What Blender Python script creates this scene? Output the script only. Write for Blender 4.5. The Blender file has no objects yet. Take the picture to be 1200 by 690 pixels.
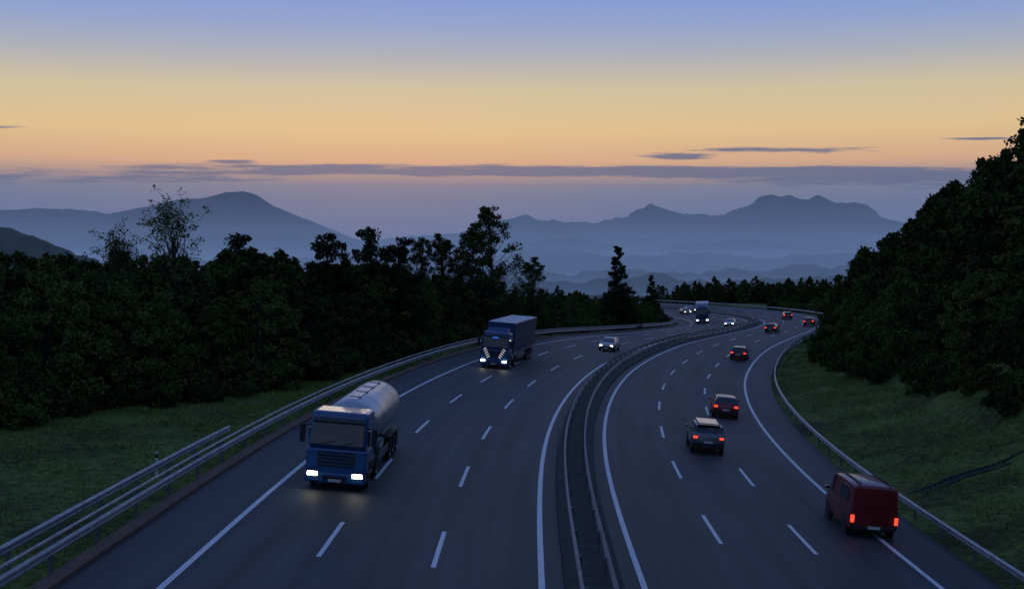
import bpy, bmesh, math, random
import numpy as np
from mathutils import Vector, Matrix, noise as mnoise

random.seed(4)
scene = bpy.context.scene
COL = scene.collection

# ------------------------------------------------------------------ materials
def lin(c):
    return tuple((x/255/12.92 if x/255 <= .04045 else ((x/255+.055)/1.055)**2.4) for x in c) + (1,)

def new_mat(name):
    m = bpy.data.materials.new(name); m.use_nodes = True
    nt = m.node_tree
    return m, nt, nt.nodes["Principled BSDF"]

def mat(name, col, rough=.6, metal=0., var=0., scale=3., bump=0., spec=.5, coat=0.):
    m, nt, b = new_mat(name)
    b.inputs['Base Color'].default_value = (*col, 1)
    b.inputs['Roughness'].default_value = rough
    b.inputs['Metallic'].default_value = metal
    b.inputs['Specular IOR Level'].default_value = spec
    b.inputs['Coat Weight'].default_value = coat
    if var or bump:
        tc = nt.nodes.new('ShaderNodeTexCoord')
        n = nt.nodes.new('ShaderNodeTexNoise'); n.inputs['Scale'].default_value = scale
        n.inputs['Detail'].default_value = 5
        nt.links.new(tc.outputs['Object'], n.inputs['Vector'])
        if var:
            mp = nt.nodes.new('ShaderNodeMapRange')
            mp.inputs['From Min'].default_value = .3; mp.inputs['From Max'].default_value = .7
            mp.inputs['To Min'].default_value = 1-var; mp.inputs['To Max'].default_value = 1+var
            nt.links.new(n.outputs['Fac'], mp.inputs['Value'])
            mx = nt.nodes.new('ShaderNodeVectorMath'); mx.operation = 'SCALE'
            mx.inputs[0].default_value = col
            nt.links.new(mp.outputs[0], mx.inputs['Scale'])
            nt.links.new(mx.outputs[0], b.inputs['Base Color'])
        if bump:
            bp = nt.nodes.new('ShaderNodeBump'); bp.inputs['Strength'].default_value = bump
            nt.links.new(n.outputs['Fac'], bp.inputs['Height'])
            nt.links.new(bp.outputs[0], b.inputs['Normal'])
    return m

def emis(name, col, strength, sample=True):
    m, nt, b = new_mat(name)
    b.inputs['Base Color'].default_value = (*[min(c, .8) for c in col], 1)
    b.inputs['Emission Color'].default_value = (*col, 1)
    b.inputs['Emission Strength'].default_value = strength
    if not sample: m.cycles.emission_sampling = 'NONE'
    return m

def leaf_mat(name, c1, c2):
    m, nt, b = new_mat(name)
    at = nt.nodes.new('ShaderNodeAttribute'); at.attribute_name = 'tint'
    oi = nt.nodes.new('ShaderNodeObjectInfo')
    ad = nt.nodes.new('ShaderNodeMath'); ad.operation = 'MULTIPLY_ADD'
    nt.links.new(oi.outputs['Random'], ad.inputs[0]); ad.inputs[1].default_value = .6
    nt.links.new(at.outputs['Fac'], ad.inputs[2])
    sb = nt.nodes.new('ShaderNodeMath'); sb.operation = 'SUBTRACT'; sb.inputs[1].default_value = .3
    nt.links.new(ad.outputs[0], sb.inputs[0]); sb.use_clamp = True
    mx = nt.nodes.new('ShaderNodeMix'); mx.data_type = 'RGBA'
    nt.links.new(sb.outputs[0], mx.inputs['Factor'])
    mx.inputs['A'].default_value = (*c1, 1); mx.inputs['B'].default_value = (*c2, 1)
    df = nt.nodes.new('ShaderNodeBsdfDiffuse')
    nt.links.new(mx.outputs['Result'], df.inputs['Color'])
    nt.links.new(df.outputs[0], nt.nodes['Material Output'].inputs['Surface'])
    nt.nodes.remove(b)
    return m

M = {}
M['bark'] = mat('bark', (.035, .028, .022), .9)
M['leaf'] = leaf_mat('broad_leaves', (.032, .046, .015), (.095, .125, .034))
M['leaf2'] = leaf_mat('spring_leaves', (.055, .075, .02), (.135, .17, .04))
M['needle'] = leaf_mat('needles', (.018, .026, .014), (.045, .065, .028))
M['grassb'] = leaf_mat('grass_blades', (.10, .135, .032), (.21, .275, .062))
M['steel'] = mat('galvanised_steel', (.36, .37, .38), .5, .5, var=.25, scale=2)
M['post'] = mat('galvanised_post', (.16, .165, .17), .6, .5)
M['oldsteel'] = mat('weathered_steel', (.24, .23, .22), .6, .3, var=.3, scale=2)
M['white'] = mat('white_paint', (.72, .73, .74), .55, var=.18, scale=6)
M['kerb'] = mat('kerb_concrete', (.16, .09, .06), .85, var=.3, scale=3, bump=.2)
M['median'] = mat('median_concrete', (.040, .038, .036), .9, var=.45, scale=1.5, bump=.3)
M['gutter'] = mat('gutter_concrete', (.022, .022, .02), .9, var=.3, scale=4)
M['tyre'] = mat('tyre_rubber', (.012, .012, .012), .85)
M['rim'] = mat('wheel_rim', (.25, .25, .26), .35, .8)
M['glass'] = mat('dark_glass', (.008, .010, .013), .08, spec=.8)
M['black'] = mat('black_plastic', (.015, .015, .016), .6)
M['chassis'] = mat('chassis_grey', (.03, .03, .032), .7)
M['blue'] = mat('blue_truck_paint', (.010, .085, .23), .3, coat=.5, var=.12, scale=1.2)
M['navy'] = mat('navy_tarpaulin', (.012, .045, .13), .55, var=.2, scale=1.5, bump=.15)
M['navycab'] = mat('navy_cab_paint', (.012, .05, .17), .3, coat=.5)
M['tank'] = mat('polished_tank', (.50, .52, .55), .34, .6, var=.12, scale=1)
M['roofw'] = mat('trailer_roof', (.5, .53, .56), .5, var=.15, scale=1)
M['silver'] = mat('silver_paint', (.42, .44, .46), .3, .4, coat=.5)
M['grey'] = mat('grey_car_paint', (.13, .14, .15), .3, .4, coat=.5)
M['whitep'] = mat('white_car_paint', (.6, .62, .64), .3, coat=.5)
M['red'] = mat('red_car_paint', (.20, .010, .008), .3, coat=.5)
M['darkred'] = mat('dark_red_van_paint', (.17, .010, .010), .35, coat=.4, var=.15, scale=1.5)
M['dark'] = mat('dark_car_paint', (.02, .022, .027), .25, coat=.5)
M['plate'] = mat('number_plate', (.6, .6, .55), .5)
M['head'] = emis('headlamp_glow', (1, .93, .72), 16)
M['headfar'] = emis('headlamp_glow_far', (1, .93, .72), 9, False)
M['chev'] = emis('running_light', (1, .95, .85), .9, False)
M['blueled'] = emis('blue_cab_light', (.05, .2, 1), .8, False)
M['tail'] = emis('tail_lamp_glow', (1, .03, .012), 4)
M['reflect'] = mat('post_white', (.6, .6, .6), .5)

def asphalt():
    m, nt, b = new_mat('asphalt'); N = nt.nodes; L = nt.links
    uv = N.new('ShaderNodeUVMap'); uv.uv_map = 'road'
    def noise(sx, sy, detail, rough=.6):
        mp = N.new('ShaderNodeMapping'); mp.inputs['Scale'].default_value = (sx, sy, 1)
        L.new(uv.outputs[0], mp.inputs[0])
        n = N.new('ShaderNodeTexNoise'); n.inputs['Scale'].default_value = 1
        n.inputs['Detail'].default_value = detail; n.inputs['Roughness'].default_value = rough
        L.new(mp.outputs[0], n.inputs['Vector']); return n
    a = noise(1.1, .02, 3); c = noise(.25, .06, 4); g = noise(18, 12, 3)
    def mr(n, lo, hi):
        q = N.new('ShaderNodeMapRange'); q.inputs['From Min'].default_value = .3; q.inputs['From Max'].default_value = .7
        q.inputs['To Min'].default_value = lo; q.inputs['To Max'].default_value = hi
        L.new(n.outputs['Fac'], q.inputs['Value']); return q
    x1 = N.new('ShaderNodeMath'); x1.operation = 'MULTIPLY'
    L.new(mr(a, .62, 1.38).outputs[0], x1.inputs[0]); L.new(mr(c, .78, 1.22).outputs[0], x1.inputs[1])
    x2 = N.new('ShaderNodeMath'); x2.operation = 'MULTIPLY'
    L.new(x1.outputs[0], x2.inputs[0]); L.new(mr(g, .82, 1.18).outputs[0], x2.inputs[1])
    v = N.new('ShaderNodeVectorMath'); v.operation = 'SCALE'; v.inputs[0].default_value = (.048, .050, .053)
    L.new(x2.outputs[0], v.inputs['Scale']); L.new(v.outputs[0], b.inputs['Base Color'])
    b.inputs['Roughness'].default_value = .66
    b.inputs['Specular IOR Level'].default_value = .32
    bp = N.new('ShaderNodeBump'); bp.inputs['Strength'].default_value = .25; bp.inputs['Distance'].default_value = .02
    L.new(g.outputs['Fac'], bp.inputs['Height']); L.new(bp.outputs[0], b.inputs['Normal'])
    return m
M['asphalt'] = asphalt()

def ground_mat():
    m, nt, b = new_mat('grass_ground'); N = nt.nodes; L = nt.links
    g = N.new('ShaderNodeNewGeometry')
    def noise(s, d):
        n = N.new('ShaderNodeTexNoise'); n.inputs['Scale'].default_value = s; n.inputs['Detail'].default_value = d
        L.new(g.outputs['Position'], n.inputs['Vector']); return n
    n1 = noise(.22, 5); n2 = noise(2.2, 5)
    r = N.new('ShaderNodeValToRGB')
    r.color_ramp.elements[0].position = .40; r.color_ramp.elements[0].color = (.055, .055, .022, 1)
    r.color_ramp.elements[1].position = .62; r.color_ramp.elements[1].color = (.165, .215, .052, 1)
    e = r.color_ramp.elements.new(.5); e.color = (.10, .135, .034, 1)
    mx = N.new('ShaderNodeMix'); mx.data_type = 'FLOAT'; mx.inputs['Factor'].default_value = .5
    L.new(n1.outputs['Fac'], mx.inputs['A']); L.new(n2.outputs['Fac'], mx.inputs['B'])
    L.new(mx.outputs['Result'], r.inputs[0]); L.new(r.outputs[0], b.inputs['Base Color'])
    b.inputs['Roughness'].default_value = .95; b.inputs['Specular IOR Level'].default_value = .1
    bp = N.new('ShaderNodeBump'); bp.inputs['Strength'].default_value = .6; bp.inputs['Distance'].default_value = .15
    L.new(n2.outputs['Fac'], bp.inputs['Height']); L.new(bp.outputs[0], b.inputs['Normal'])
    return m
M['ground'] = ground_mat()
def hill_mat(name, c1, c2, s):
    m, nt, b = new_mat(name); N = nt.nodes; L = nt.links
    g = N.new('ShaderNodeNewGeometry')
    n = N.new('ShaderNodeTexNoise'); n.inputs['Scale'].default_value = s; n.inputs['Detail'].default_value = 6
    L.new(g.outputs['Position'], n.inputs['Vector'])
    r = N.new('ShaderNodeValToRGB')
    r.color_ramp.elements[0].position = .38; r.color_ramp.elements[0].color = (*c1, 1)
    r.color_ramp.elements[1].position = .62; r.color_ramp.elements[1].color = (*c2, 1)
    L.new(n.outputs['Fac'], r.inputs[0]); L.new(r.outputs[0], b.inputs['Base Color'])
    b.inputs['Roughness'].default_value = .95; b.inputs['Specular IOR Level'].default_value = .05
    return m
M['hill'] = hill_mat('wooded_hillside', (.012, .022, .016), (.045, .065, .03), .05)
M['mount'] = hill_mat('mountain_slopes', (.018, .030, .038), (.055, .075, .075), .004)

# ------------------------------------------------------------------ road geometry
HS = [-120, 0, 45, 60, 100, 150, 180, 205, 230, 250, 300, 350, 420, 540]
HV = [.013, .013, .013, .035, .135, .265, .335, .355, .30, .20, -.08, -.35, -.6, -.7]
S = np.arange(-120, 541, 1.0)
TH = np.interp(S, HS, HV)
k = np.ones(9)/9; TH = np.convolve(np.pad(TH, 4, mode='edge'), k, 'valid')
i0 = int(np.where(S == 0)[0][0])
cx = np.concatenate([[0], np.cumsum(np.sin((TH[1:]+TH[:-1])/2))]); cy = np.concatenate([[0], np.cumsum(np.cos((TH[1:]+TH[:-1])/2))])
cx = cx-cx[i0]+2.06; cy = cy-cy[i0]
def prof(s): return np.interp(s, [-120, 120, 165, 210, 260, 300, 350, 540], [-.16, -.16, -.5, -1.25, -1.95, -2.3, -2.5, -3.5])
def bank(s): return np.interp(s, [-120, 135, 190, 240, 540], [.08, .08, .01, -.04, -.04])
def P(s, t, z=0.):
    x = np.interp(s, S, cx); y = np.interp(s, S, cy); h = np.interp(s, S, TH)
    return (x+t*math.cos(h), y-t*math.sin(h), float(prof(s)-bank(s)*t+z))
def heading(s): return float(np.interp(s, S, TH))

def nearest(X, Y):
    X = np.asarray(X, float).ravel(); Y = np.asarray(Y, float).ravel()
    so = np.empty(len(X)); to = np.empty(len(X))
    for a in range(0, len(X), 4000):
        dx = X[a:a+4000, None]-cx[None]; dy = Y[a:a+4000, None]-cy[None]
        d = dx*dx+dy*dy; j = d.argmin(1); r = np.arange(len(j))
        tt = dx[r, j]*np.cos(TH[j])-dy[r, j]*np.sin(TH[j])
        dist = np.sqrt(d[r, j])
        al = dx[r, j]*np.sin(TH[j])+dy[r, j]*np.cos(TH[j])
        so[a:a+4000] = S[j]+np.clip(al, -.6, .6); to[a:a+4000] = np.sign(tt)*dist
    return so, to
def sm(x, a, b):
    u = np.clip((x-a)/(b-a), 0, 1); return u*u*(3-2*u)
TL, TR = -15.3, 14.3
def ground(X, Y):
    X = np.asarray(X, float).ravel(); Y = np.asarray(Y, float).ravel()
    s, t = nearest(X, Y)
    p = prof(s); b = bank(s)
    bump = .10*np.sin(X*.31+1.3*np.sin(Y*.17))*np.cos(Y*.27+.8*np.sin(X*.21))+.05*np.sin(X*.9+Y*.7)
    zl = p-b*TL-.06-.32*np.clip(-45-t, 0, 450)*sm(-t, 45, 70)+.03*np.clip(-17-t, 0, 12)
    hf = np.interp(s, [0, 140, 175, 210, 260, 320], [1, 1, .72, .30, .08, 0])
    zr = p-b*TR-.06+.20*np.clip(t-16, 0, 9)*np.interp(s, [0, 180, 260], [1, 1, .3])+.88*hf*np.clip(t-24, 0, 55)
    zin = p-b*np.clip(t, TL, TR)-.4
    z = np.where(t < TL+.3, zl+bump*sm(-t, 16, 20), np.where(t > TR-.3, zr+bump*sm(t, 15, 19), zin))
    far = sm(np.sqrt(X*X+Y*Y), 400, 1500)
    z = z-2.5*sm(Y, 345, 400)
    return z*(1-far)+far*(-150)

def mesh_obj(name, V, F, mats, mi=None, tint=None, smooth=False, parent=None):
    me = bpy.data.meshes.new(name); me.from_pydata([tuple(v) for v in V], [], [tuple(f) for f in F])
    for m in mats: me.materials.append(m)
    if mi is not None: me.polygons.foreach_set('material_index', np.asarray(mi, dtype=np.int32))
    if tint is not None:
        a = me.attributes.new('tint', 'FLOAT', 'POINT'); a.data.foreach_set('value', np.asarray(tint, dtype=np.float32))
    if smooth: me.polygons.foreach_set('use_smooth', np.ones(len(me.polygons), dtype=bool))
    me.update()
    o = bpy.data.objects.new(name, me); COL.objects.link(o)
    if parent: o.parent = parent
    return o
def empty(name):
    o = bpy.data.objects.new(name, None); COL.objects.link(o); o.empty_display_size = .3; return o

def axis(lo, hi, step, far_lo, far_hi, n):
    c = np.arange(lo, hi+step/2, step)
    q = np.linspace(0, 1, n+1)[1:]
    return np.concatenate([(lo-np.abs(far_lo-lo)*q**3.5)[::-1], c, hi+np.abs(far_hi-hi)*q**3.5])
ax = axis(-110, 170, 2.5, -45000, 45000, 34); ay = axis(-60, 480, 2.5, -20000, 45000, 34)
GX, GY = np.meshgrid(ax, ay)
GZ = ground(GX, GY)
V = np.stack([GX.ravel(), GY.ravel(), GZ], 1)
nx, ny = len(ax), len(ay)
idx = np.arange(nx*ny).reshape(ny, nx)
F = np.stack([idx[:-1, :-1].ravel(), idx[:-1, 1:].ravel(), idx[1:, 1:].ravel(), idx[1:, :-1].ravel()], 1)
mesh_obj('ground', V, F, [M['ground']], smooth=True)

def sweep(name, prof_pts, s0, s1, ds, m, parent=None, closed=False, uv=False):
    ss = np.arange(s0, s1+1e-6, ds); n = len(prof_pts); V = []
    for s in ss:
        for (t, z) in prof_pts: V.append(P(s, t, z))
    F = []
    for i in range(len(ss)-1):
        for j in range(n if closed else n-1):
            a = i*n+j; b = i*n+(j+1) % n
            F.append((a, a+n, b+n, b))
    o = mesh_obj(name, V, F, [m], parent=parent)
    if uv:
        l = o.data.uv_layers.new(name='road')
        vi = np.empty(len(o.data.loops), dtype=np.int32); o.data.loops.foreach_get('vertex_index', vi)
        T = np.array([p[0] for p in prof_pts]); u = np.stack([T[vi % n], ss[vi//n]], 1).astype(np.float32)
        l.data.foreach_set('uv', u.ravel())
    return o
road = empty('road')
sweep('carriageway_a', [(-15.05, -.5), (-15.05, 0), (-12, 0), (-8, 0), (-4, 0), (-.95, 0), (-.95, -.5)], -100, 530, 2, M['asphalt'], road, uv=True)
sweep('carriageway_b', [(.95, -.5), (.95, 0), (4, 0), (8, 0), (12, 0), (14.4, 0), (14.4, -.6)], -100, 530, 2, M['asphalt'], road, uv=True)
sweep('median_strip', [(-.95, -.3), (-.93, .10), (-.6, .12), (0, .14), (.6, .12), (.93, .10), (.95, -.3)], -100, 530, 2, M['median'], road)
sweep('kerb', [(-15.05, -.3), (-15.05, .13), (-15.5, .15), (-15.55, -.5)], -100, 530, 2, M['kerb'], road)
mk = []; mf = []
def stripe(t, w, s0, s1, ds=2.):
    n = max(1, int(math.ceil((s1-s0)/ds))); q = np.linspace(s0, s1, n+1)
    for i, s in enumerate(q):
        a = len(mk); mk.append(P(s, t-w/2, .005)); mk.append(P(s, t+w/2, .005))
        if i < n: mf.append((a, a+1, a+3, a+2))
for t in (-12.4, -1.65, 1.6, 12.0): stripe(t, .2, -100, 530)
for t, ph in ((-8.8, 40.7), (-5.1, 40.5), (5.15, 47.8), (8.6, 47.3)):
    for j in range(-9, 33):
        s0 = ph+j*14.6
        stripe(t, .16, s0, s0+5.4)
mesh_obj('lane_markings', mk, mf, [M['white']], parent=road)

def wbeam(t, face, zc):
    pts = []
    for dz, d in ((-.155, 0), (-.13, .03), (-.10, .075), (-.055, .08), (-.02, .01), (.02, .01), (.055, .08), (.10, .075), (.13, .03), (.155, 0)):
        pts.append((t+face*d, zc+dz))
    return pts+[(p[0]-face*.012, p[1]) for p in pts[::-1]]
def guardrail(name, t, face, s0, s1, zc=.62, base=0., step=4., tube=False, m='steel', width=0.):
    e = empty(name)
    sweep('beam', wbeam(t, face, zc+base), s0, s1, 2, M[m], e, closed=True)
    if width: sweep('beam_back', wbeam(t-face*width, -face, zc+base), s0, s1, 2, M[m], e, closed=True)
    if tube:
        c = [(t-face*.06+.05*math.cos(a), .93+base+.05*math.sin(a)) for a in np.linspace(0, 2*math.pi, 9)[:-1]]
        sweep('top_tube', c, s0, s1, 2, M[m], e, closed=True)
    V = []; F = []
    top = .93 if tube else zc+.10
    for s in np.arange(s0+.5, s1, step):
        for tt in ([t-face*.09] if not width else [t-face*.09, t-face*(width-.09)]):
            hw = .055; b = len(V)
            for z in (base-.6, top+base):
                for (ds_, dt) in ((-hw, -.055), (hw, -.055), (hw, .055), (-hw, .055)):
                    V.append(P(s+ds_, tt+dt, z))
            F += [(b, b+1, b+5, b+4), (b+1, b+2, b+6, b+5), (b+2, b+3, b+7, b+6), (b+3, b, b+4, b+7), (b+4, b+5, b+6, b+7)]
    mesh_obj('posts', V, F, [M['post']], parent=e)
guardrail('guardrail', -15.75, 1, -60, 500, .60, tube=True)
guardrail('guardrail', -17.0, 1, -60, 62, .60)
guardrail('guardrail', 14.75, -1, -60, 500, .60)
guardrail('guardrail', .48, 1, -60, 500, .56, base=.12, width=.96, step=4, m='oldsteel')

def channel():
    pts = [(18.3, 60.2), (19.5, 61.5), (21.5, 62.6), (24, 64), (27, 66), (31, 68.5)]
    V = []; F = []
    q = []
    for a, b in zip(pts[:-1], pts[1:]):
        for u in np.linspace(0, 1, 6)[:-1]: q.append((a[0]+(b[0]-a[0])*u, a[1]+(b[1]-a[1])*u))
    q.append(pts[-1])
    zz = ground([p[0] for p in q], [p[1] for p in q])
    for (x, y), z in zip(q, zz):
        for o, dz in ((-.40, -.1), (-.36, .04), (-.28, .04), (-.2, -.03), (.2, -.03), (.28, .04), (.36, .04), (.4, -.1)):
            V.append((x-o*.5, y+o*.87, z+dz+.05))
    n = 8
    for i in range(len(q)-1):
        for j in range(n-1):
            a = i*n+j; F.append((a, a+1, a+n+1, a+n))
    mesh_obj('drainage_channel', V, F, [M['gutter']])
channel()

# ------------------------------------------------------------------ trees
def cyl(V, F, MI, p0, p1, r0, r1, n=6, mi=0):
    p0 = np.array(p0, float); p1 = np.array(p1, float); d = p1-p0; L = np.linalg.norm(d)+1e-9; d /= L
    u = np.cross(d, [0, 0, 1.])
    if np.linalg.norm(u) < .1: u = np.cross(d, [1., 0, 0])
    u /= np.linalg.norm(u); w = np.cross(d, u); b = len(V)
    for p, r in ((p0, r0), (p1, r1)):
        for i in range(n):
            a = 2*math.pi*i/n; V.append(p+r*(math.cos(a)*u+math.sin(a)*w))
    for i in range(n):
        j = (i+1) % n; F.append((b+i, b+j, b+n+j, b+n+i)); MI.append(mi)
def limb(V, F, MI, p0, p1, r0, r1, rng, seg=3, wob=.12):
    p0 = np.array(p0, float); p1 = np.array(p1, float); L = np.linalg.norm(p1-p0); prev = p0
    for i in range(1, seg+1):
        u = i/seg; q = p0+(p1-p0)*u
        if i < seg: q = q+rng.normal(0, wob*L/seg, 3)
        cyl(V, F, MI, prev, q, r0+(r1-r0)*(i-1)/seg, r0+(r1-r0)*u, 5); prev = q
def add_leaves(V, F, MI, T, C, Rr, n, size, rng, flat=.8):
    for c, r in zip(C, Rr):
        m = max(4, int(n*rng.uniform(.7, 1.3)))
        d = rng.normal(size=(m, 3)); d /= np.linalg.norm(d, axis=1)[:, None]
        p = c+d*(r*rng.random(m)[:, None]**.45)*[1, 1, flat]
        a = rng.normal(size=(m, 3)); a /= np.linalg.norm(a, axis=1)[:, None]
        b = np.cross(a, rng.normal(size=(m, 3))); b /= np.linalg.norm(b, axis=1)[:, None]
        s = size*rng.uniform(.6, 1.4, m)[:, None]
        ct = rng.uniform(0, 1)
        for i in range(m):
            k0 = len(V)
            V.append(p[i]-a[i]*s[i]); V.append(p[i]+b[i]*s[i]*.55); V.append(p[i]+a[i]*s[i]); V.append(p[i]-b[i]*s[i]*.55)
            F.append((k0, k0+1, k0+2, k0+3)); MI.append(1); T.append(np.clip(ct*.6+.4*rng.random(), 0, 1))
def tree_mesh(kind, seed):
    rng = np.random.default_rng(seed); V = []; F = []; MI = []
    lm = 'leaf'; C = []; Rr = []; n = 95; size = .15; flat = .8
    if kind in ('broad', 'spring', 'mass'):
        if kind == 'spring': lm = 'leaf2'; n = 75; size = .13
        if kind == 'mass': n = 44; size = .22
        limb(V, F, MI, (0, 0, -.5), (0, 0, 7), .2, .06, rng, 6, .1)
        for i in range(88):
            z = rng.uniform(.04, 1); env = math.sin(math.pi*min(1, z*.90+.13))**.6
            a = rng.uniform(0, 6.283); rr = env*2.9*rng.uniform(.35, 1.08)*(1+.25*math.sin(a*2+seed))
            c = np.array([rr*math.cos(a), rr*math.sin(a), .6+z*8.7+rng.normal(0, .35)]); C.append(c); Rr.append(rng.uniform(.4, 1.0)*(1.15-z*.5))
            if i % 3 == 0: limb(V, F, MI, (0, 0, max(.6, c[2]*.62-.3)), c, .06, .015, rng)
    elif kind == 'tall':
        n = 80; size = .125; lm = 'leaf'
        limb(V, F, MI, (0, 0, -.5), (.2, 0, 14.5), .24, .03, rng, 8, .06)
        for i in range(135):
            z = rng.uniform(.10, 1); env = (math.sin(math.pi*min(1, z*.72+.24)))**.8
            a = rng.uniform(0, 6.283); rr = env*3.5*rng.uniform(.2, 1.0)
            c = np.array([rr*math.cos(a), rr*math.sin(a), 1.5+z*13.3]); C.append(c); Rr.append(rng.uniform(.45, .95)*(1.3-z*.75))
            limb(V, F, MI, (0, 0, max(1, c[2]-1.6-rr*.5)), c, .045, .01, rng)
    elif kind == 'bare':
        n = 14; size = .085; lm = 'leaf2'
        limb(V, F, MI, (0, 0, -.5), (0, 0, 9.5), .16, .02, rng, 6, .08)
        for i in range(70):
            z = rng.uniform(.25, 1); a = rng.uniform(0, 6.283); rr = 2.9*math.sin(math.pi*min(1, z*.7+.2))*rng.uniform(.3, 1)
            c = np.array([rr*math.cos(a), rr*math.sin(a), z*11]); limb(V, F, MI, (0, 0, max(1.5, c[2]-2.2)), c, .045, .012, rng, 3, .15)
            for q in range(5):
                e = c+rng.normal(0, .55, 3)+[0, 0, .4]; limb(V, F, MI, c-(c-[0, 0, c[2]])*.25*q/3, e, .018, .008, rng, 2, .2)
                C.append(e); Rr.append(.4)
    elif kind == 'pine':
        n = 110; size = .14; lm = 'needle'; flat = .7
        limb(V, F, MI, (0, 0, -.5), (.3, .1, 11.2), .22, .05, rng, 6, .05)
        for i in range(75):
            z = rng.uniform(.1, 1); env = (1.0-z**3)**.5+.12
            a = rng.uniform(0, 6.283); rr = env*2.1*rng.uniform(.1, 1.1)
            c = np.array([rr*math.cos(a)+.2, rr*math.sin(a), 2+z*9.4]); C.append(c); Rr.append(rng.uniform(.45, .85))
            limb(V, F, MI, (.2*z, 0, c[2]-.5), c, .05, .015, rng)
    elif kind == 'conifer':
        n = 70; size = .13; lm = 'needle'; flat = .7
        limb(V, F, MI, (0, 0, -.5), (0, 0, 13.4), .22, .02, rng, 8, .01)
        z = 1.0
        while z < 13.5:
            u = (z-1)/12.8; r = (3.2*(1-u)**.7*rng.uniform(.75, 1.15)+.12)
            for q in range(max(3, int(11*(1-u)))):
                a = rng.uniform(0, 6.283)
                for f in (.4, .85):
                    rr = r*f*rng.uniform(.8, 1.1); c = np.array([rr*math.cos(a), rr*math.sin(a), z-.15*rr+rng.normal(0, .15)]); C.append(c); Rr.append(.26+.42*(1-u))
                limb(V, F, MI, (0, 0, z), c, .035, .01, rng, 2)
            z += .45
    elif kind == 'bush':
        n = 75; size = .10; lm = 'leaf'; flat = .8
        for i in range(26):
            a = rng.uniform(0, 6.283); rr = 1.3*math.sqrt(rng.random()); z = rng.uniform(.2, 1)*(1.7-.5*rr)
            c = np.array([rr*math.cos(a), rr*math.sin(a), z]); C.append(c); Rr.append(rng.uniform(.25, .5))
            limb(V, F, MI, (0, 0, -.2), c, .03, .008, rng, 2)
    nb = len(V); TL_ = []
    add_leaves(V, F, MI, TL_, C, Rr, n, size, rng, flat)
    T = np.concatenate([np.zeros(nb), np.repeat(np.array(TL_), 4)])
    me_o = mesh_obj('tree_tmp', V, F, [M['bark'], M[lm]], MI, T)
    me = me_o.data; me.name = kind+'_tree_mesh'; bpy.data.objects.remove(me_o)
    return me
PB = [tree_mesh('broad', 11), tree_mesh('broad', 12), tree_mesh('broad', 13)]
PM = [tree_mesh('mass', 14), tree_mesh('mass', 15), tree_mesh('mass', 16)]
PS = [tree_mesh('spring', 21), tree_mesh('spring', 22)]
PT = [tree_mesh('tall', 31), tree_mesh('tall', 32)]
PN = [tree_mesh('bare', 41)]
PP = [tree_mesh('pine', 51), tree_mesh('pine', 52)]
PC = [tree_mesh('conifer', 61)]
PU = [tree_mesh('bush', 71), tree_mesh('bush', 72)]
def plant(name, me, x, y, sc, wide=1.):
    o = bpy.data.objects.new(name, me); COL.objects.link(o)
    z = float(ground([x], [y])[0])
    o.location = (x, y, z-.1); o.rotation_euler = (random.gauss(0, .03), random.gauss(0, .03), random.uniform(0, 6.28))
    o.scale = (sc*wide, sc*wide, sc); return o
def woodland(name, pts, meshes, child='tree'):
    X = [p[0] for p in pts]; Y = [p[1] for p in pts]; Z = ground(X, Y)
    groups = [[] for _ in meshes]
    for i, p in enumerate(pts): groups[i % len(meshes)].append((p[0], p[1], Z[i]-.15, p[2]))
    for g, me in zip(groups, meshes):
        V = []; F = []
        for (x, y, z, s) in g:
            a = random.uniform(0, 6.28); b = len(V)
            for q in range(4):
                V.append((x+s*.7071*math.cos(a+q*math.pi/2), y+s*.7071*math.sin(a+q*math.pi/2), z))
            F.append((b, b+1, b+2, b+3))
        par = mesh_obj(name, V, F, [])
        par.instance_type = 'FACES'; par.use_instance_faces_scale = True; par.instance_faces_scale = 1
        par.show_instancer_for_render = False; par.show_instancer_for_viewport = False
        c = bpy.data.objects.new(child, me); COL.objects.link(c); c.parent = par

ledge = lambda s: float(np.interp(s, [0, 50, 65, 85, 120, 300, 500], [-46, -40, -31, -21.5, -20, -19.5, -19.5]))
redge = lambda s: float(np.interp(s, [0, 60, 90, 120, 160, 250, 500], [29, 28, 26, 23, 20, 18.5, 18.5]))
lh = lambda s: float(np.interp(s, [40, 60, 120, 145, 170, 200, 250, 330], [.86, .90, .94, .86, .70, .56, .52, .55]))
rh = lambda s: float(np.interp(s, [0, 160, 200, 250, 330], [1, 1, .72, .5, .5]))
s = 44.
while s < 330:
    t = ledge(s)-random.uniform(0, 2.5); x, y, _ = P(s, t)
    me = random.choice(PB) if random.random() < .7 else random.choice(PS)
    plant('deciduous_tree', me, x, y, lh(s)*random.uniform(.66, 1.0), random.uniform(1.05, 1.25))
    s += random.uniform(3.2, 5.)
pts = []
for i in range(300):
    s = random.uniform(42, 150) if i < 190 else random.uniform(120, 335); t = ledge(s)-random.uniform(2.5, 30); x, y, _ = P(s, t)
    pts.append((x, y, lh(s)*random.uniform(.8, 1.08)))
woodland('roadside_woodland', pts, PM, 'deciduous_tree_mass')
pts = []
for i in range(230):
    s = random.uniform(44, 140) if i < 130 else random.uniform(100, 330); t = ledge(s)+random.uniform(-3., 1.2); x, y, _ = P(s, t); pts.append((x, y, random.uniform(.7, 1.7)))
woodland('roadside_shrubs', pts, PU, 'shrub_mass')
plant('bare_tree', PN[0], -22.6, 86, 1.08)
plant('bare_tree', PN[0], -26.2, 88, .92)
for x, y, sc in ((-23.5, 113, .95), (-16.6, 116, 1.0), (-13.3, 117, 1.02), (-10.6, 118, 1.0)):
    plant('pine_tree', random.choice(PP), x, y, sc)
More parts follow.
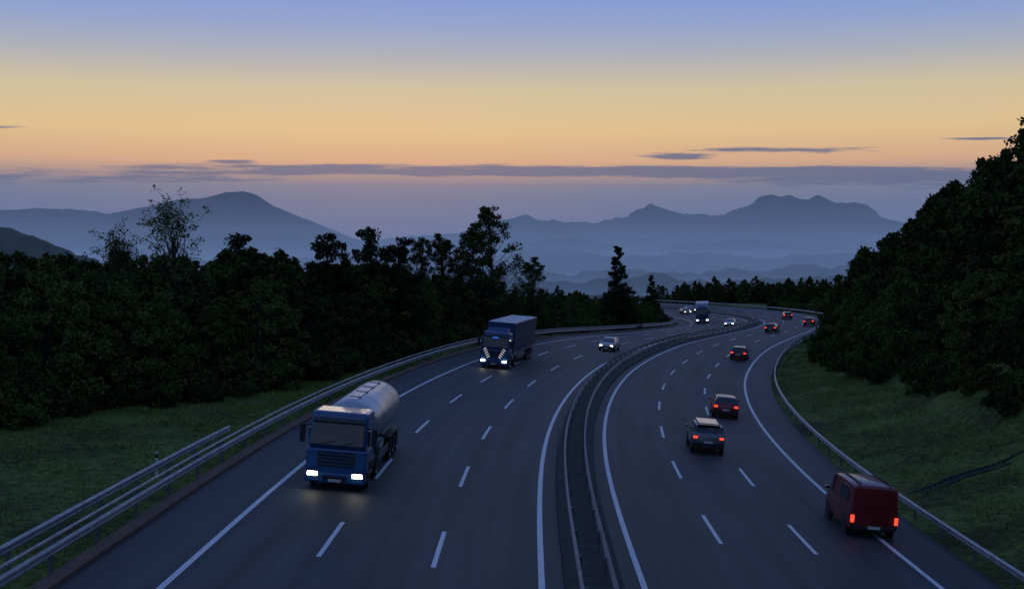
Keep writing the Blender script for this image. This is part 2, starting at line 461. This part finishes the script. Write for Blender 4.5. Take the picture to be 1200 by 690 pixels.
plant('tall_tree', PT[0], -2.3, 151, 1.08, 1.25); plant('tall_tree', PT[1], -8.2, 152, .84, 1.2); plant('tall_tree', PT[1], 3.0, 166, .70, 1.2)
plant('tall_tree', PT[0], -11.0, 150, .80); plant('tall_tree', PT[1], -5.0, 158, .95)
plant('conifer_tree', PC[0], 17.8, 213, 1.04)
plant('conifer_tree', PC[0], 29, 268, .72)
s = 34.
while s < 320:
    t = redge(s)+random.uniform(0, 2.5); x, y, _ = P(s, t)
    plant('deciduous_tree', random.choice(PB+PS), x, y, rh(s)*random.uniform(.6, .95), random.uniform(1., 1.2))
    s += random.uniform(3.8, 6.)
pts = []
for i in range(370):
    s = random.uniform(35, 330) if i < 170 else random.uniform(70, 190); t = redge(s)+3+random.random()**1.2*52; x, y, _ = P(s, t)
    if y < 35: continue
    pts.append((x, y, rh(s)*random.uniform(.70, 1.18)))
woodland('hillside_woodland', pts, PM, 'deciduous_tree_mass')
pts = []
for i in range(190):
    s = random.uniform(40, 320); t = redge(s)+random.uniform(-2.4, 1.0); x, y, _ = P(s, t); pts.append((x, y, random.uniform(.5, 1.6)))
woodland('bank_shrubs', pts, PU, 'shrub_mass')
for s, t in ((150, 45), (135, 52), (160, 52), (128, 60)):
    x, y, _ = P(s, t); plant('pine_tree', random.choice(PP), x, y, random.uniform(.75, .9))
pts = []
for i in range(330):
    x = random.uniform(10, 130); y = 345+random.random()**1.5*70
    s_, t_ = nearest([x], [y])
    if abs(t_[0]) < 20: continue
    pts.append((x, y, random.uniform(.38, .80)))
woodland('distant_woodland', pts, PM, 'deciduous_tree_mass')

def grass(name, n, s0, s1, tf, hmin, hmax):
    rng = np.random.default_rng(9)
    ss = s0+(s1-s0)*rng.random(n)**1.3; tt = np.array([tf(a, b) for a, b in zip(ss, rng.random(n))])
    X = np.interp(ss, S, cx)+tt*np.cos(np.interp(ss, S, TH)); Y = np.interp(ss, S, cy)-tt*np.sin(np.interp(ss, S, TH))
    Z = ground(X, Y); a = rng.uniform(0, 6.283, n); h = rng.uniform(hmin, hmax, n); w = rng.uniform(.02, .05, n)
    patch = .5+.5*np.sin(X*.6+np.sin(Y*.5)*2)*np.cos(Y*.45); h *= .6+.7*patch
    ln = rng.normal(0, .8, (n, 2))*h[:, None]
    V = np.empty((n*3, 3)); V[0::3] = np.stack([X-w*np.cos(a), Y-w*np.sin(a), Z-.03], 1); V[1::3] = np.stack([X+w*np.cos(a), Y+w*np.sin(a), Z-.03], 1)
    V[2::3] = np.stack([X+ln[:, 0], Y+ln[:, 1], Z+h], 1)
    T = np.repeat(np.clip(.25+.5*patch+rng.normal(0, .2, n), 0, 1), 3)
    mesh_obj(name, V.tolist(), np.arange(n*3).reshape(n, 3).tolist(), [M['grassb']], tint=T)
grass('verge_grass', 60000, 28, 110, lambda s, u: -15.7+(ledge(s)-1+15.7)*u, .05, .15)
grass('bank_grass', 50000, 34, 190, lambda s, u: 15.1+(redge(s)+1-15.1)*u, .06, .2)

# ------------------------------------------------------------------ hills
def ridge(name, Y, pts, m, base=-150, depth=2.2, rough=1., nx=360, ny=30, crest=1.):
    xs = np.array([p[0] for p in pts], float); zs = np.array([p[1] for p in pts], float)
    X = np.linspace(xs[0], xs[-1], nx); C = np.interp(X, xs, zs); V = []
    C = np.array([c+crest*Y*.0016*mnoise.fractal(Vector((x/(Y*.03), Y*.01, 7.)), .8, 2., 6) for x, c in zip(X, C)])
    D = (zs.max()-base)*depth
    for j in range(ny):
        v = -1+2*j/(ny-1)
        v = math.copysign(abs(v)**1.2, v)
        for i in range(nx):
            p = Vector((X[i]/700., v*1.6+Y*.001, 3.1))
            nz = mnoise.fractal(p, 1.0, 2.0, 6)
            f = (1-abs(v))**1.15
            z = base+(C[i]-base)*f+rough*nz*(C[i]-base)*.26*math.sin(math.pi*min(1, abs(v)*1.0))
            V.append((X[i], Y+v*D, z))
    F = [(j*nx+i, j*nx+i+1, (j+1)*nx+i+1, (j+1)*nx+i) for j in range(ny-1) for i in range(nx-1)]
    return mesh_obj(name, V, F, [m], smooth=True)
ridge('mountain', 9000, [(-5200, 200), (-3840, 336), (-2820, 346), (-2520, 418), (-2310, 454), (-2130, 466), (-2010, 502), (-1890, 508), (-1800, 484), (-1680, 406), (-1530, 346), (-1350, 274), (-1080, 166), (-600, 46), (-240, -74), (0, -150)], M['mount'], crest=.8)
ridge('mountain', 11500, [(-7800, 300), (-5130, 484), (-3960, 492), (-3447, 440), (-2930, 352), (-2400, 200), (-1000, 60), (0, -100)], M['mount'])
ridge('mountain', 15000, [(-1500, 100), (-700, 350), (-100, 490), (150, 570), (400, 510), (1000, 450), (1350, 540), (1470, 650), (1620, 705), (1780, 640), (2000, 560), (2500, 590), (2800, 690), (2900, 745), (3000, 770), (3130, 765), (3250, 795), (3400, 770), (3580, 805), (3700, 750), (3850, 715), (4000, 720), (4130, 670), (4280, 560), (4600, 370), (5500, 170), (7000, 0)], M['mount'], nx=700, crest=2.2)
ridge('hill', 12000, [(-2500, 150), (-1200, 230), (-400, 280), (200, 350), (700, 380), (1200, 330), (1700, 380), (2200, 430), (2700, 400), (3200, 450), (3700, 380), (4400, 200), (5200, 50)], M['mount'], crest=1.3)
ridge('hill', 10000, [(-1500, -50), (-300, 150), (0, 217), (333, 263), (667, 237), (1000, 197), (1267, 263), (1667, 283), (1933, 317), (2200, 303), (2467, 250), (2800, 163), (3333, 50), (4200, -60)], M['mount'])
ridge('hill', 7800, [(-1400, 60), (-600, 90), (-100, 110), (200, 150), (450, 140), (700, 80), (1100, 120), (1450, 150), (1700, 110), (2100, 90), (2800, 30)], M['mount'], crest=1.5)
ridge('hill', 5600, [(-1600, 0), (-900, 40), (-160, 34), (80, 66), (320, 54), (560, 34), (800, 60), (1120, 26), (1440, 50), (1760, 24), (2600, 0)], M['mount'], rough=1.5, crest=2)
ridge('hill', 3800, [(-1500, -40), (-600, 0), (0, -6), (160, -24), (327, -4), (513, -26), (700, -10), (933, -4), (1500, 10)], M['hill'], rough=1.5, crest=3)
ridge('hill', 2600, [(-1200, -60), (-300, -30), (0, -20), (120, -34), (300, -12), (420, -32), (600, -20), (900, -10)], M['hill'], rough=1.6, depth=3, crest=3)
ridge('hill', 1500, [(-900, -60), (0, -34), (90, -28), (220, -30), (330, -24), (470, -24), (600, -20), (900, 0)], M['hill'], rough=1.6, depth=3, crest=3)
ridge('wooded_hill', 1150, [(-1100, 90), (-800, 76), (-600, 62), (-520, 53), (-460, 47), (-420, 34), (-380, 18), (-350, 6), (-320, -12), (-260, -50), (-180, -100)], M['hill'], rough=1.3, crest=3)

# ------------------------------------------------------------------ mist layers (volumes glowing in a set haze colour instead of scattering light)
def mist(z0, z1, sig_km, rgb, y0=620):
    m = bpy.data.materials.new('mist_glow'); m.use_nodes = True; nt = m.node_tree; nt.nodes.clear()
    out = nt.nodes.new('ShaderNodeOutputMaterial'); ab = nt.nodes.new('ShaderNodeVolumeAbsorption'); em = nt.nodes.new('ShaderNodeEmission')
    ad = nt.nodes.new('ShaderNodeAddShader'); s = sig_km/1000
    ab.inputs['Color'].default_value = (0, 0, 0, 1); ab.inputs['Density'].default_value = s
    em.inputs['Color'].default_value = lin(rgb); em.inputs['Strength'].default_value = s
    nt.links.new(ab.outputs[0], ad.inputs[0]); nt.links.new(em.outputs[0], ad.inputs[1]); nt.links.new(ad.outputs[0], out.inputs['Volume'])
    m.cycles.emission_sampling = 'NONE'
    x0, x1, y1 = -30000, 30000, 34000
    V = [(x0, y0, z0), (x1, y0, z0), (x1, y1, z0), (x0, y1, z0), (x0, y0, z1), (x1, y0, z1), (x1, y1, z1), (x0, y1, z1)]
    F = [(3, 2, 1, 0), (4, 5, 6, 7), (0, 1, 5, 4), (1, 2, 6, 5), (2, 3, 7, 6), (3, 0, 4, 7)]
    mesh_obj('valley_mist', V, F, [m])
mist(-170, -31, .42, (92, 118, 164))
mist(-30, 60, .22, (98, 121, 165))
mist(61, 220, .10, (102, 122, 162))
mist(221, 900, .022, (88, 105, 142))

# ------------------------------------------------------------------ vehicles
def bx(name, size, loc, m, parent, bevel=.03, rot=(0, 0, 0), taper=None):
    bm = bmesh.new(); bmesh.ops.create_cube(bm, size=1)
    for v in bm.verts:
        v.co = Vector((v.co.x*size[0], v.co.y*size[1], v.co.z*size[2]))
        if taper and v.co.z > 0: v.co.x += taper[0]*(1 if v.co.x > 0 else 0); v.co.y *= taper[1]
    if bevel: bmesh.ops.bevel(bm, geom=bm.edges[:], offset=min(bevel, min(size)*.45), segments=2, affect='EDGES', profile=.6)
    me = bpy.data.meshes.new(name); bm.to_mesh(me); bm.free(); me.materials.append(m)
    o = bpy.data.objects.new(name, me); COL.objects.link(o); o.location = loc; o.rotation_euler = rot; o.parent = parent
    return o
def wheel(parent, x, y, r, w):
    bm = bmesh.new(); side = 1 if y > 0 else -1
    prof_ = [(0, w*.32), (r*.30, w*.30), (r*.52, w*.36), (r*.62, w*.48), (r*.66, w*.5), (r*.93, w*.48), (r, w*.3), (r, -w*.3), (r*.9, -w*.5), (0, -w*.5)]
    n = 20; rings = []
    for (rr, yy) in prof_:
        rings.append([bm.verts.new((rr*math.cos(2*math.pi*i/n), side*yy, rr*math.sin(2*math.pi*i/n))) for i in range(n)] if rr > 0 else [bm.verts.new((0, side*yy, 0))])
    for q in range(len(rings)-1):
        a, b = rings[q], rings[q+1]
        for i in range(n):
            j = (i+1) % n
            if len(a) == 1: f = bm.faces.new((a[0], b[i], b[j]))
            elif len(b) == 1: f = bm.faces.new((a[i], b[0], a[j]))
            else: f = bm.faces.new((a[i], b[i], b[j], a[j]))
            f.material_index = 1 if q < 4 else 0; f.smooth = q >= 4
    bmesh.ops.recalc_face_normals(bm, faces=bm.faces[:])
    me = bpy.data.meshes.new('wheel'); bm.to_mesh(me); bm.free(); me.materials.append(M['tyre']); me.materials.append(M['rim'])
    o = bpy.data.objects.new('wheel', me); COL.objects.link(o); o.location = (x, y, r); o.parent = parent
def place(e, s, t, toward):
    x, y, z = P(s, t, .006); h = heading(s)
    f = Vector((math.sin(h), math.cos(h), 0)); r = Vector((math.cos(h), -math.sin(h), -float(bank(s)))).normalized()
    if toward: f = -f; r = -r
    up = r.cross(f).normalized(); l = -r
    e.matrix_world = Matrix(((f.x, l.x, up.x, x), (f.y, l.y, up.y, y), (f.z, l.z, up.z, z), (0, 0, 0, 1)))

def car(name, paint, s, t, toward, H=1.46, L=4.3, W=1.8, style='hatch'):
    e = empty(name); k = L/4.3; hw = W/2
    g = H/1.46
    if style == 'hatch':
        st = [(-2.15, .78, .42, .80, .84, .70, 0), (-2.08, .86, .30, .93, .97, .75, 0), (-1.98, .88, .26, .98, 1.04, .76, 0),
              (-1.60, .89, .25, .98, 1.40, .64, 1), (-1.35, .895, .25, .98, 1.44, .64, 0), (-1.28, .9, .25, .98, 1.445, .64, 2), (-.35, .9, .25, .96, 1.46, .64, 2), (-.27, .9, .25, .96, 1.46, .64, 0), (.45, .9, .25, .95, 1.42, .62, 2),
              (1.18, .89, .25, .93, .98, .76, 1), (1.75, .87, .27, .80, .86, .70, 0), (2.06, .80, .34, .66, .72, .64, 0), (2.15, .70, .42, .58, .62, .56, 0)]
    elif style == 'suv':
        st = [(-2.15, .80, .42, .88, .92, .74, 0), (-2.08, .87, .32, 1.0, 1.04, .78, 0), (-2.0, .89, .28, 1.02, 1.08, .78, 0),
              (-1.82, .89, .27, 1.02, 1.40, .69, 1), (-1.45, .9, .27, 1.02, 1.45, .69, 2), (-1.36, .9, .27, 1.0, 1.46, .69, 0), (-.35, .9, .27, .99, 1.46, .69, 2), (-.27, .9, .27, .99, 1.46, .69, 0), (.5, .9, .27, .98, 1.42, .67, 2),
              (1.10, .89, .27, .96, 1.0, .78, 1), (1.8, .87, .28, .88, .93, .74, 0), (2.08, .82, .34, .72, .80, .68, 0), (2.15, .74, .42, .62, .66, .6, 0)]
    elif style == 'van':
        st = [(-2.15, .86, .30, .80, 1.36, .78, 0), (-2.10, .89, .22, .82, 1.41, .80, 0), (-2.0, .90, .20, .83, 1.44, .80, 0), (-1.1, .9, .2, .83, 1.46, .80, 0), (-.1, .9, .2, .83, 1.46, .80, 0),
              (.62, .9, .2, .82, 1.44, .79, 0), (.70, .9, .2, .82, 1.43, .78, 0), (1.15, .9, .2, .80, 1.36, .74, 2), (1.68, .88, .2, .76, .84, .76, 1), (2.05, .84, .24, .62, .68, .70, 0), (2.15, .76, .3, .5, .55, .62, 0)]
    V = []; F = []; MI = []
    n = 0
    for (x, w, zb, belt, roof, wr, gl) in st:
        w *= hw/.9; wr *= hw/.9
        half = [(0, zb), (w*.86, zb), (w*.97, zb+.06), (w, zb+.22*(belt-zb)), (w*1.005, belt-.3*(belt-zb)), (w*.965, belt), (wr+.015, roof-.055*(1 if roof-belt > .1 else .2)), (wr*.86, roof-.012), (0, roof)]
        pts = half+[(-a, b) for a, b in half[-2:0:-1]]
        n = len(pts)
        for (y, z) in pts: V.append((x*k, y, z*g))
    for i in range(len(st)-1):
        gl = st[i+1][6]
        for j in range(n):
            F.append((i*n+j, i*n+(j+1) % n, (i+1)*n+(j+1) % n, (i+1)*n+j))
            mi = 0
            if gl == 2 and j in (5, n-6): mi = 1
            if gl == 1 and j in (6, 7, n-7, n-8): mi = 1
            if gl == 1 and j in (5, n-6): mi = 1 if style != 'suv' or i < 4 else 0
            if j in (0, 1, n-1, n-2): mi = 2
            MI.append(mi)
    F.append(tuple(range(n-1, -1, -1))); MI.append(0); F.append(tuple((len(st)-1)*n+q for q in range(n))); MI.append(2 if style != 'van' else 0)
    o = mesh_obj('body', V, F, [paint, M['glass'], M['black']], MI, smooth=True, parent=e)
    o.data.set_sharp_from_angle(angle=math.radians(32))
    r = .33 if style == 'hatch' else .36
    for x in (-1.3*k, 1.33*k):
        for y in (-1, 1):
            bx('wheel_arch', ((r+.07)*2, .06, (r+.05)*2), (x, y*(hw-.026), r+.02), M['black'], e, bevel=r*.7)
            wheel(e, x, y*(hw-.10), r, .22)
    xr = -2.15*k; xf = 2.15*k
    for y in (-1, 1):
        if style == 'van':
            bx('tail_lamp', (.06, .14, .20*g), (xr+.02, y*(hw-.09), .52*g), M['tail'], e, .02)
            bx('headlamp', (.2, .26, .2), (xf-.14, y*(hw-.24), .56*g), M['headfar'] if toward else M['glass'], e, .04)
        else:
            bx('tail_lamp', (.16, .24, .13), (xr+.075, y*(hw-.20), .82*g), M['tail'] if not toward else M['red'], e, .03)
            bx('headlamp', (.22, .30, .14), (xf-.14, y*(hw-.30), .64*g), M['headfar'] if toward else M['glass'], e, .04)
        bx('mirror', (.12, .2, .14), (.95*k if style != 'van' else 1.2*k, y*(hw+.09), 1.0*g if style != 'van' else .92*g), paint, e, .03)
    bx('bumper', (.12, W*.86, .2), (xr+.03, 0, .42), M['black'], e, .04)
    bx('front_bumper', (.12, W*.8, .16), (xf-.03, 0, .38), M['black'], e, .04)
    bx('rear_plate', (.02, .5, .11), (xr-.035, 0, .60*g if style != 'van' else .45), M['plate'], e, .004)
    bx('front_plate', (.02, .5, .11), (xf+.035, 0, .42), M['plate'], e, .004)
    if style == 'van':
        for y in (-1, 1): bx('rear_window', (.02, W*.34, .42*g), (xr+.012, y*W*.2, 1.1*g), M['glass'], e, .006)
        bx('door_gap', (.02, .02, 1.0*g), (xr-.003, 0, .8*g), M['black'], e, .002)
        for y in (-1, 1): bx('side_rail', (2.6*k, .02, .05), (-.7*k, y*(hw+.004), .62*g), M['black'], e, .004)
        for y in (-1, 1): bx('side_window', (1.2*k, .02, .4*g), (-.9*k, y*(hw*.955), 1.1*g), M['glass'], e, .006, rot=(y*.12, 0, 0))
        for y in (-1, 1): bx('roof_bar', (3.2*k, .05, .06), (-.5*k, y*.62, 1.475*g), M['black'], e, .01)
    if style == 'suv':
        for y in (-1, 1): bx('roof_rail', (2.4*k, .05, .05), (-.5*k, y*.6*hw/.9, 1.475*g), M['black'], e, .01)
        bx('spoiler', (.2, W*.66, .04), (-1.9*k, 0, 1.43*g), paint, e, .015)
        bx('lit_roof', (2.3*k, W*.62, .03), (-.45*k, 0, 1.462*g), M['whitep'], e, .01)  # white top over grey body puts the lit roof and dark back into paint
        bx('lower_cladding', (.1, W*.9, .3), (xr+.01, 0, .52), M['black'], e, .04)
    place(e, s, t, toward)
    return e

def cab(e, paint, xf, H=3.3, W=2.5, deflector=True):
    xc = xf-1.1
    bx('cab_lower', (2.2, W, 1.15), (xc, 0, 1.12), paint, e, .1)
    bx('cab_upper', (2.1, W*.98, H-1.72), (xc-.05, 0, 1.72+(H-1.72)/2-.02), paint, e, .16, taper=(-.22, .95))
    bx('windscreen', (.06, W*.86, .92), (xf-.12, 0, 2.28), M['glass'], e, .025, rot=(0, -.14, 0))
    for y in (-.42, .42): bx('wiper', (.02, .7, .03), (xf-.03, y, 1.93), M['black'], e, .005, rot=(.25, 0, 0))
    bx('sun_visor', (.32, W*.84, .07), (xf+.0, 0, 2.86), M['black'], e, .02, rot=(0, .35, 0))
    bx('grille', (.05, W*.62, .62), (xf+.005, 0, 1.28), M['black'], e, .02)
    for i in range(4): bx('grille_bar_%d' % i, (.03, W*.58, .035), (xf+.035, 0, 1.07+.14*i), paint, e, .008)
    bx('bumper', (.34, W, .42), (xf-.1, 0, .52), paint, e, .08)
    bx('lower_grille', (.04, W*.4, .18), (xf+.075, 0, .5), M['black'], e, .01)
    bx('plate', (.02, .52, .11), (xf+.10, 0, .42), M['plate'], e, .004)
    for y in (-1, 1):
        bx('side_window', (.9, .03, .7), (xc+.25, y*(W/2-.012), 2.1), M['glass'], e, .012)
        bx('mirror', (.14, .22, .75), (xf-.12, y*(W/2+.22), 2.25), M['black'], e, .05)
        bx('mirror_arm', (.05, .3, .05), (xf-.16, y*(W/2+.08), 2.6), M['black'], e, .01)
        bx('step', (.7, .12, .5), (xf-.65, y*(W/2-.03), .55), M['black'], e, .03)
        bx('fuel_tank', (1.2, .5, .55), (xf-3.2, y*(W/2-.35), .75), M['rim'], e, .14)
    if deflector: bx('roof_deflector', (1.3, W*.82, .42), (xc-.25, 0, H+.1), paint, e, .14, taper=(-.5, .9))
    x = xf-1.35
    for y in (-1, 1): wheel(e, x, y*(W/2-.17), .5, .3)
    for y in (-1, 1): bx('wheel_arch', (1.2, .1, .5), (x, y*(W/2-.03), .92), M['black'], e, .04)

def tanker(s, t):
    e = empty('tanker_truck')
    cab(e, M['blue'], 0, H=3.2, deflector=False)
    for y in (-1, 1):
        bx('headlamp', (.08, .42, .17), (.075, y*.92, .66), M['head'], e, .03)
        bx('headlamp_rim', (.05, .5, .26), (.06, y*.92, .66), M['black'], e, .03)
    bx('chassis', (11.2, .9, .28), (-6.7, 0, .95), M['chassis'], e, .03)
    V = []; F = []; n = 32; zc = 2.25
    st = [(-2.75, .0), (-2.76, .35), (-2.82, .72), (-2.95, .93), (-3.15, 1.0), (-12.0, 1.0), (-12.2, .93), (-12.33, .72), (-12.39, .35), (-12.4, 0.)]
    for x, f in st:
        f = max(f, .01)
        for i in range(n):
            a = 2*math.pi*i/n; V.append((x, 1.22*f*math.cos(a), zc+1.12*f*math.sin(a)))
    for q in range(len(st)-1):
        for i in range(n): F.append((q*n+i, q*n+(i+1) % n, (q+1)*n+(i+1) % n, (q+1)*n+i))
    mesh_obj('tank', V, F, [M['tank']], smooth=True, parent=e)
    for x in (-3.3, -5.5, -7.7, -9.9, -12.0):
        V = []; F = []
        for xx in (x-.04, x+.04):
            for i in range(n):
                a = 2*math.pi*i/n; V.append((xx, 1.235*math.cos(a), zc+1.135*math.sin(a)))
        for i in range(n): F.append((i, (i+1) % n, n+(i+1) % n, n+i))
        mesh_obj('tank_band', V, F, [M['rim']], parent=e)
    for x in (-4.4, -6.6, -8.8, -11.0): bx('hatch', (.5, .5, .08), (x, 0, zc+1.14), M['rim'], e, .03)
    bx('walkway', (8.2, .4, .03), (-7.6, .0, zc+1.13), M['tank'], e, .01)
    for y in (-1, 1):
        bx('side_guard', (3.6, .05, .35), (-6.4, y*1.18, .75), M['rim'], e, .01)
        bx('mudguard', (3.9, .4, .08), (-10.3, y*1.02, 1.12), M['black'], e, .03)
        for x in (-3.9, -9.0, -10.3, -11.6): wheel(e, x, y*1.06, .5, .34)
        bx('cabinet', (1.3, .4, .6), (-5.4, y*1.0, .95), M['rim'], e, .04)
        bx('tail_lamp', (.05, .4, .14), (-12.5, y*.95, .85), M['red'], e, .02)
    bx('rear_bumper', (.12, 2.4, .16), (-12.45, 0, .62), M['rim'], e, .03)
    place(e, s, t, True)
def lorry(name, s, t, box=None, H=3.9, far=False):
    e = empty(name); box = box or M['navy']
    cab(e, M['navycab'], 0, H=3.2)
    for y in (-1, 1):
        bx('headlamp', (.08, .36, .16), (.085, y*.95, .66), M['head'] if not far else M['headfar'], e, .03)
        if not far:
            for i in range(5):
                bx('running_light_%d' % i, (.03, .28, .035), (.06, y*(.5+.09*i), 1.0+.17*i), M['chev'], e, .008, rot=(y*-.6, 0, 0))
    if not far: bx('cab_sign', (.03, .5, .09), (-.02, 0, 2.72), M['blueled'], e, .01)
    bx('chassis', (14.6, .9, .28), (-8.4, 0, .98), M['chassis'], e, .03)
    L = 13.2; xb = -2.75-L/2
    bx('trailer_box', (L, 2.52, H-1.2), (xb, 0, 1.2+(H-1.2)/2), box, e, .03)
    bx('trailer_roof', (L-.06, 2.46, .04), (xb, 0, H+.022), M['roofw'], e, .01)
    for y in (-1, 1):
        bx('top_rail', (L+.02, .05, .1), (xb, y*1.25, H-.04), M['rim'], e, .01)
        bx('bottom_rail', (L+.02, .05, .12), (xb, y*1.25, 1.2), M['rim'], e, .01)
        for i in range(8): bx('side_strap_%d' % i, (.06, .02, H-1.35), (-3.4-i*1.7, y*1.268, 1.2+(H-1.2)/2), M['chassis'], e, .004)
        bx('side_guard', (4.4, .05, .4), (-8.0, y*1.18, .75), M['rim'], e, .01)
        for x in (-4.1, -11.6, -12.9, -14.2): wheel(e, x, y*1.06, .5, .34)
    bx('rear_bumper', (.12, 2.4, .16), (-15.9, 0, .62), M['rim'], e, .03)
    place(e, s, t, True)

tanker(51.8, -10.05)
lorry('lorry', 110.5, -9.75)
lorry('lorry', 258, -10.4, box=M['roofw'], far=True)
car('car', M['silver'], 144.5, -4.1, True)
car('car', M['whitep'], 232, -3.5, True)
car('car', M['dark'], 312, -7, True)
car('car', M['dark'], 320, -3.5, True)
car('suv', M['grey'], 73.6, 7.3, False, H=1.66, L=4.4, W=1.84, style='suv')
car('car', M['red'], 92.0, 9.7, False, H=1.48)
car('car', M['dark'], 148, 10.2, False)
car('car', M['dark'], 207, 6.9, False)
car('car', M['red'], 232, 10.2, False)
car('car', M['dark'], 268, 6.9, False)
car('van', M['darkred'], 53.6, 11.65, False, H=2.15, L=4.9, W=1.92, style='van')

e = empty('marker_post'); bx('post', (.1, .1, 1.05), (0, 0, .5), M['reflect'], e, .02); bx('band', (.106, .106, .18), (0, 0, .85), M['black'], e, .01)
e.location = (-14.9, 53.5, float(ground([-14.9], [53.5])[0]))

# ------------------------------------------------------------------ world
w = bpy.data.worlds.new('World'); scene.world = w; w.use_nodes = True
w.cycles.sampling_method = 'MANUAL'; w.cycles.sample_map_resolution = 512
nt = w.node_tree; N = nt.nodes; L = nt.links
bg = N['Background']
def mth(op, a, b=None, c=None, clamp=False):
    n = N.new('ShaderNodeMath'); n.operation = op; n.use_clamp = clamp
    for i, q in enumerate((a, b, c)):
        if q is None: continue
        if isinstance(q, (int, float)): n.inputs[i].default_value = q
        else: L.new(q, n.inputs[i])
    return n.outputs[0]
tc = N.new('ShaderNodeTexCoord'); sx = N.new('ShaderNodeSeparateXYZ'); L.new(tc.outputs['Generated'], sx.inputs[0])
X, Y, Z = sx.outputs
zc = mth('MAXIMUM', Z, 0.0); sq = mth('SQRT', zc)
def ramp(stops):
    r = N.new('ShaderNodeValToRGB'); L.new(sq, r.inputs[0]); el = r.color_ramp.elements
    el[0].position = math.sqrt(stops[0][0]); el[0].color = lin(stops[0][1]); el[1].position = math.sqrt(stops[-1][0]); el[1].color = lin(stops[-1][1])
    for p, c in stops[1:-1]:
        q = el.new(math.sqrt(p)); q.color = lin(c)
    return r.outputs[0]
warm = ramp([(0, (92, 110, 148)), (.03, (98, 113, 148)), (.046, (106, 119, 150)), (.058, (126, 128, 146)), (.066, (188, 152, 134)), (.077, (240, 184, 128)), (.100, (244, 206, 138)), (.131, (220, 202, 160)), (.155, (180, 182, 188)), (.18, (146, 166, 210)), (.21, (120, 152, 222)), (.35, (102, 134, 200)), (1., (80, 106, 162))])
cool = ramp([(0, (92, 110, 152)), (.06, (120, 130, 162)), (.15, (120, 140, 186)), (.35, (98, 122, 180)), (1., (76, 102, 158))])
fy = N.new('ShaderNodeMapRange'); fy.interpolation_type = 'SMOOTHSTEP'; L.new(Y, fy.inputs['Value']); fy.inputs['From Min'].default_value = -.1; fy.inputs['From Max'].default_value = .9
mix = N.new('ShaderNodeMix'); mix.data_type = 'RGBA'; L.new(fy.outputs[0], mix.inputs['Factor']); L.new(cool, mix.inputs['A']); L.new(warm, mix.inputs['B'])
ys = mth('MAXIMUM', Y, .05); a = mth('DIVIDE', X, ys); el = mth('DIVIDE', Z, ys)
cb = N.new('ShaderNodeCombineXYZ'); L.new(mth('MULTIPLY', a, 10.), cb.inputs[0]); L.new(mth('MULTIPLY', el, 140.), cb.inputs[1])
nz = N.new('ShaderNodeTexNoise'); nz.inputs['Scale'].default_value = 1.; nz.inputs['Detail'].default_value = 6; nz.inputs['Roughness'].default_value = .62; L.new(cb.outputs[0], nz.inputs['Vector'])
G = None
for (ac, aw, ec, ew, amp) in ((.30, .14, .065, .0100, .95), (.10, .12, .069, .0042, .72), (.02, .3, .0700, .0030, .66), (-.15, .22, .0740, .0024, .66), (.20, .10, .0865, .0032, .70), (.13, .035, .081, .0028, .70), (.37, .05, .0955, .0015, .68), (-.42, .08, .104, .0017, .75), (-.215, .03, .0775, .0018, .75), (-.34, .24, .065, .006, .72)):
    u = mth('DIVIDE', mth('SUBTRACT', a, ac), aw); v = mth('DIVIDE', mth('SUBTRACT', el, ec), ew)
    q = mth('ADD', mth('MULTIPLY', u, u), mth('MULTIPLY', v, v))
    g_ = mth('MULTIPLY', mth('EXPONENT', mth('MULTIPLY', q, -1.)), amp)
    G = g_ if G is None else mth('ADD', G, g_)
d = mth('MULTIPLY_ADD', mth('SUBTRACT', nz.outputs['Fac'], .5), 2.0, mth('SUBTRACT', G, .42))
d = mth('MULTIPLY', d, 3.2, clamp=True); d = mth('MULTIPLY', d, .9)
mc = N.new('ShaderNodeMix'); mc.data_type = 'RGBA'; L.new(d, mc.inputs['Factor']); L.new(mix.outputs['Result'], mc.inputs['A']); mc.inputs['B'].default_value = lin((86, 99, 130))
L.new(mc.outputs['Result'], bg.inputs['Color']); bg.inputs['Strength'].default_value = 1.0
sky = N.new('ShaderNodeTexSky'); sky.sky_type = 'NISHITA'; sky.sun_disc = False; sky.sun_elevation = math.radians(1.5); sky.sun_rotation = math.radians(-6)
bg2 = N.new('ShaderNodeBackground'); L.new(sky.outputs[0], bg2.inputs['Color']); bg2.inputs['Strength'].default_value = .006
ad = N.new('ShaderNodeAddShader'); L.new(bg.outputs[0], ad.inputs[0]); L.new(bg2.outputs[0], ad.inputs[1])
L.new(ad.outputs[0], N['World Output'].inputs['Surface'])

sd = bpy.data.lights.new('sun', 'SUN'); sd.energy = .08; sd.angle = math.radians(15); sd.color = (1, .8, .6)
so = bpy.data.objects.new('sun', sd); COL.objects.link(so)
az = math.radians(-6); elv = math.radians(4)
dirv = Vector((math.sin(az)*math.cos(elv), math.cos(az)*math.cos(elv), math.sin(elv)))
so.rotation_euler = dirv.to_track_quat('Z', 'Y').to_euler()

# ------------------------------------------------------------------ camera
cd = bpy.data.cameras.new('camera'); cam = bpy.data.objects.new('camera', cd); COL.objects.link(cam)
cam.location = (0, 0, 10); cam.rotation_euler = (math.radians(90-1.49), 0, 0)
cd.sensor_width = 36; cd.lens = 45; cd.clip_start = .5; cd.clip_end = 120000
scene.camera = cam
scene.view_settings.view_transform = 'Standard'; scene.view_settings.look = 'None'; scene.view_settings.exposure = 0
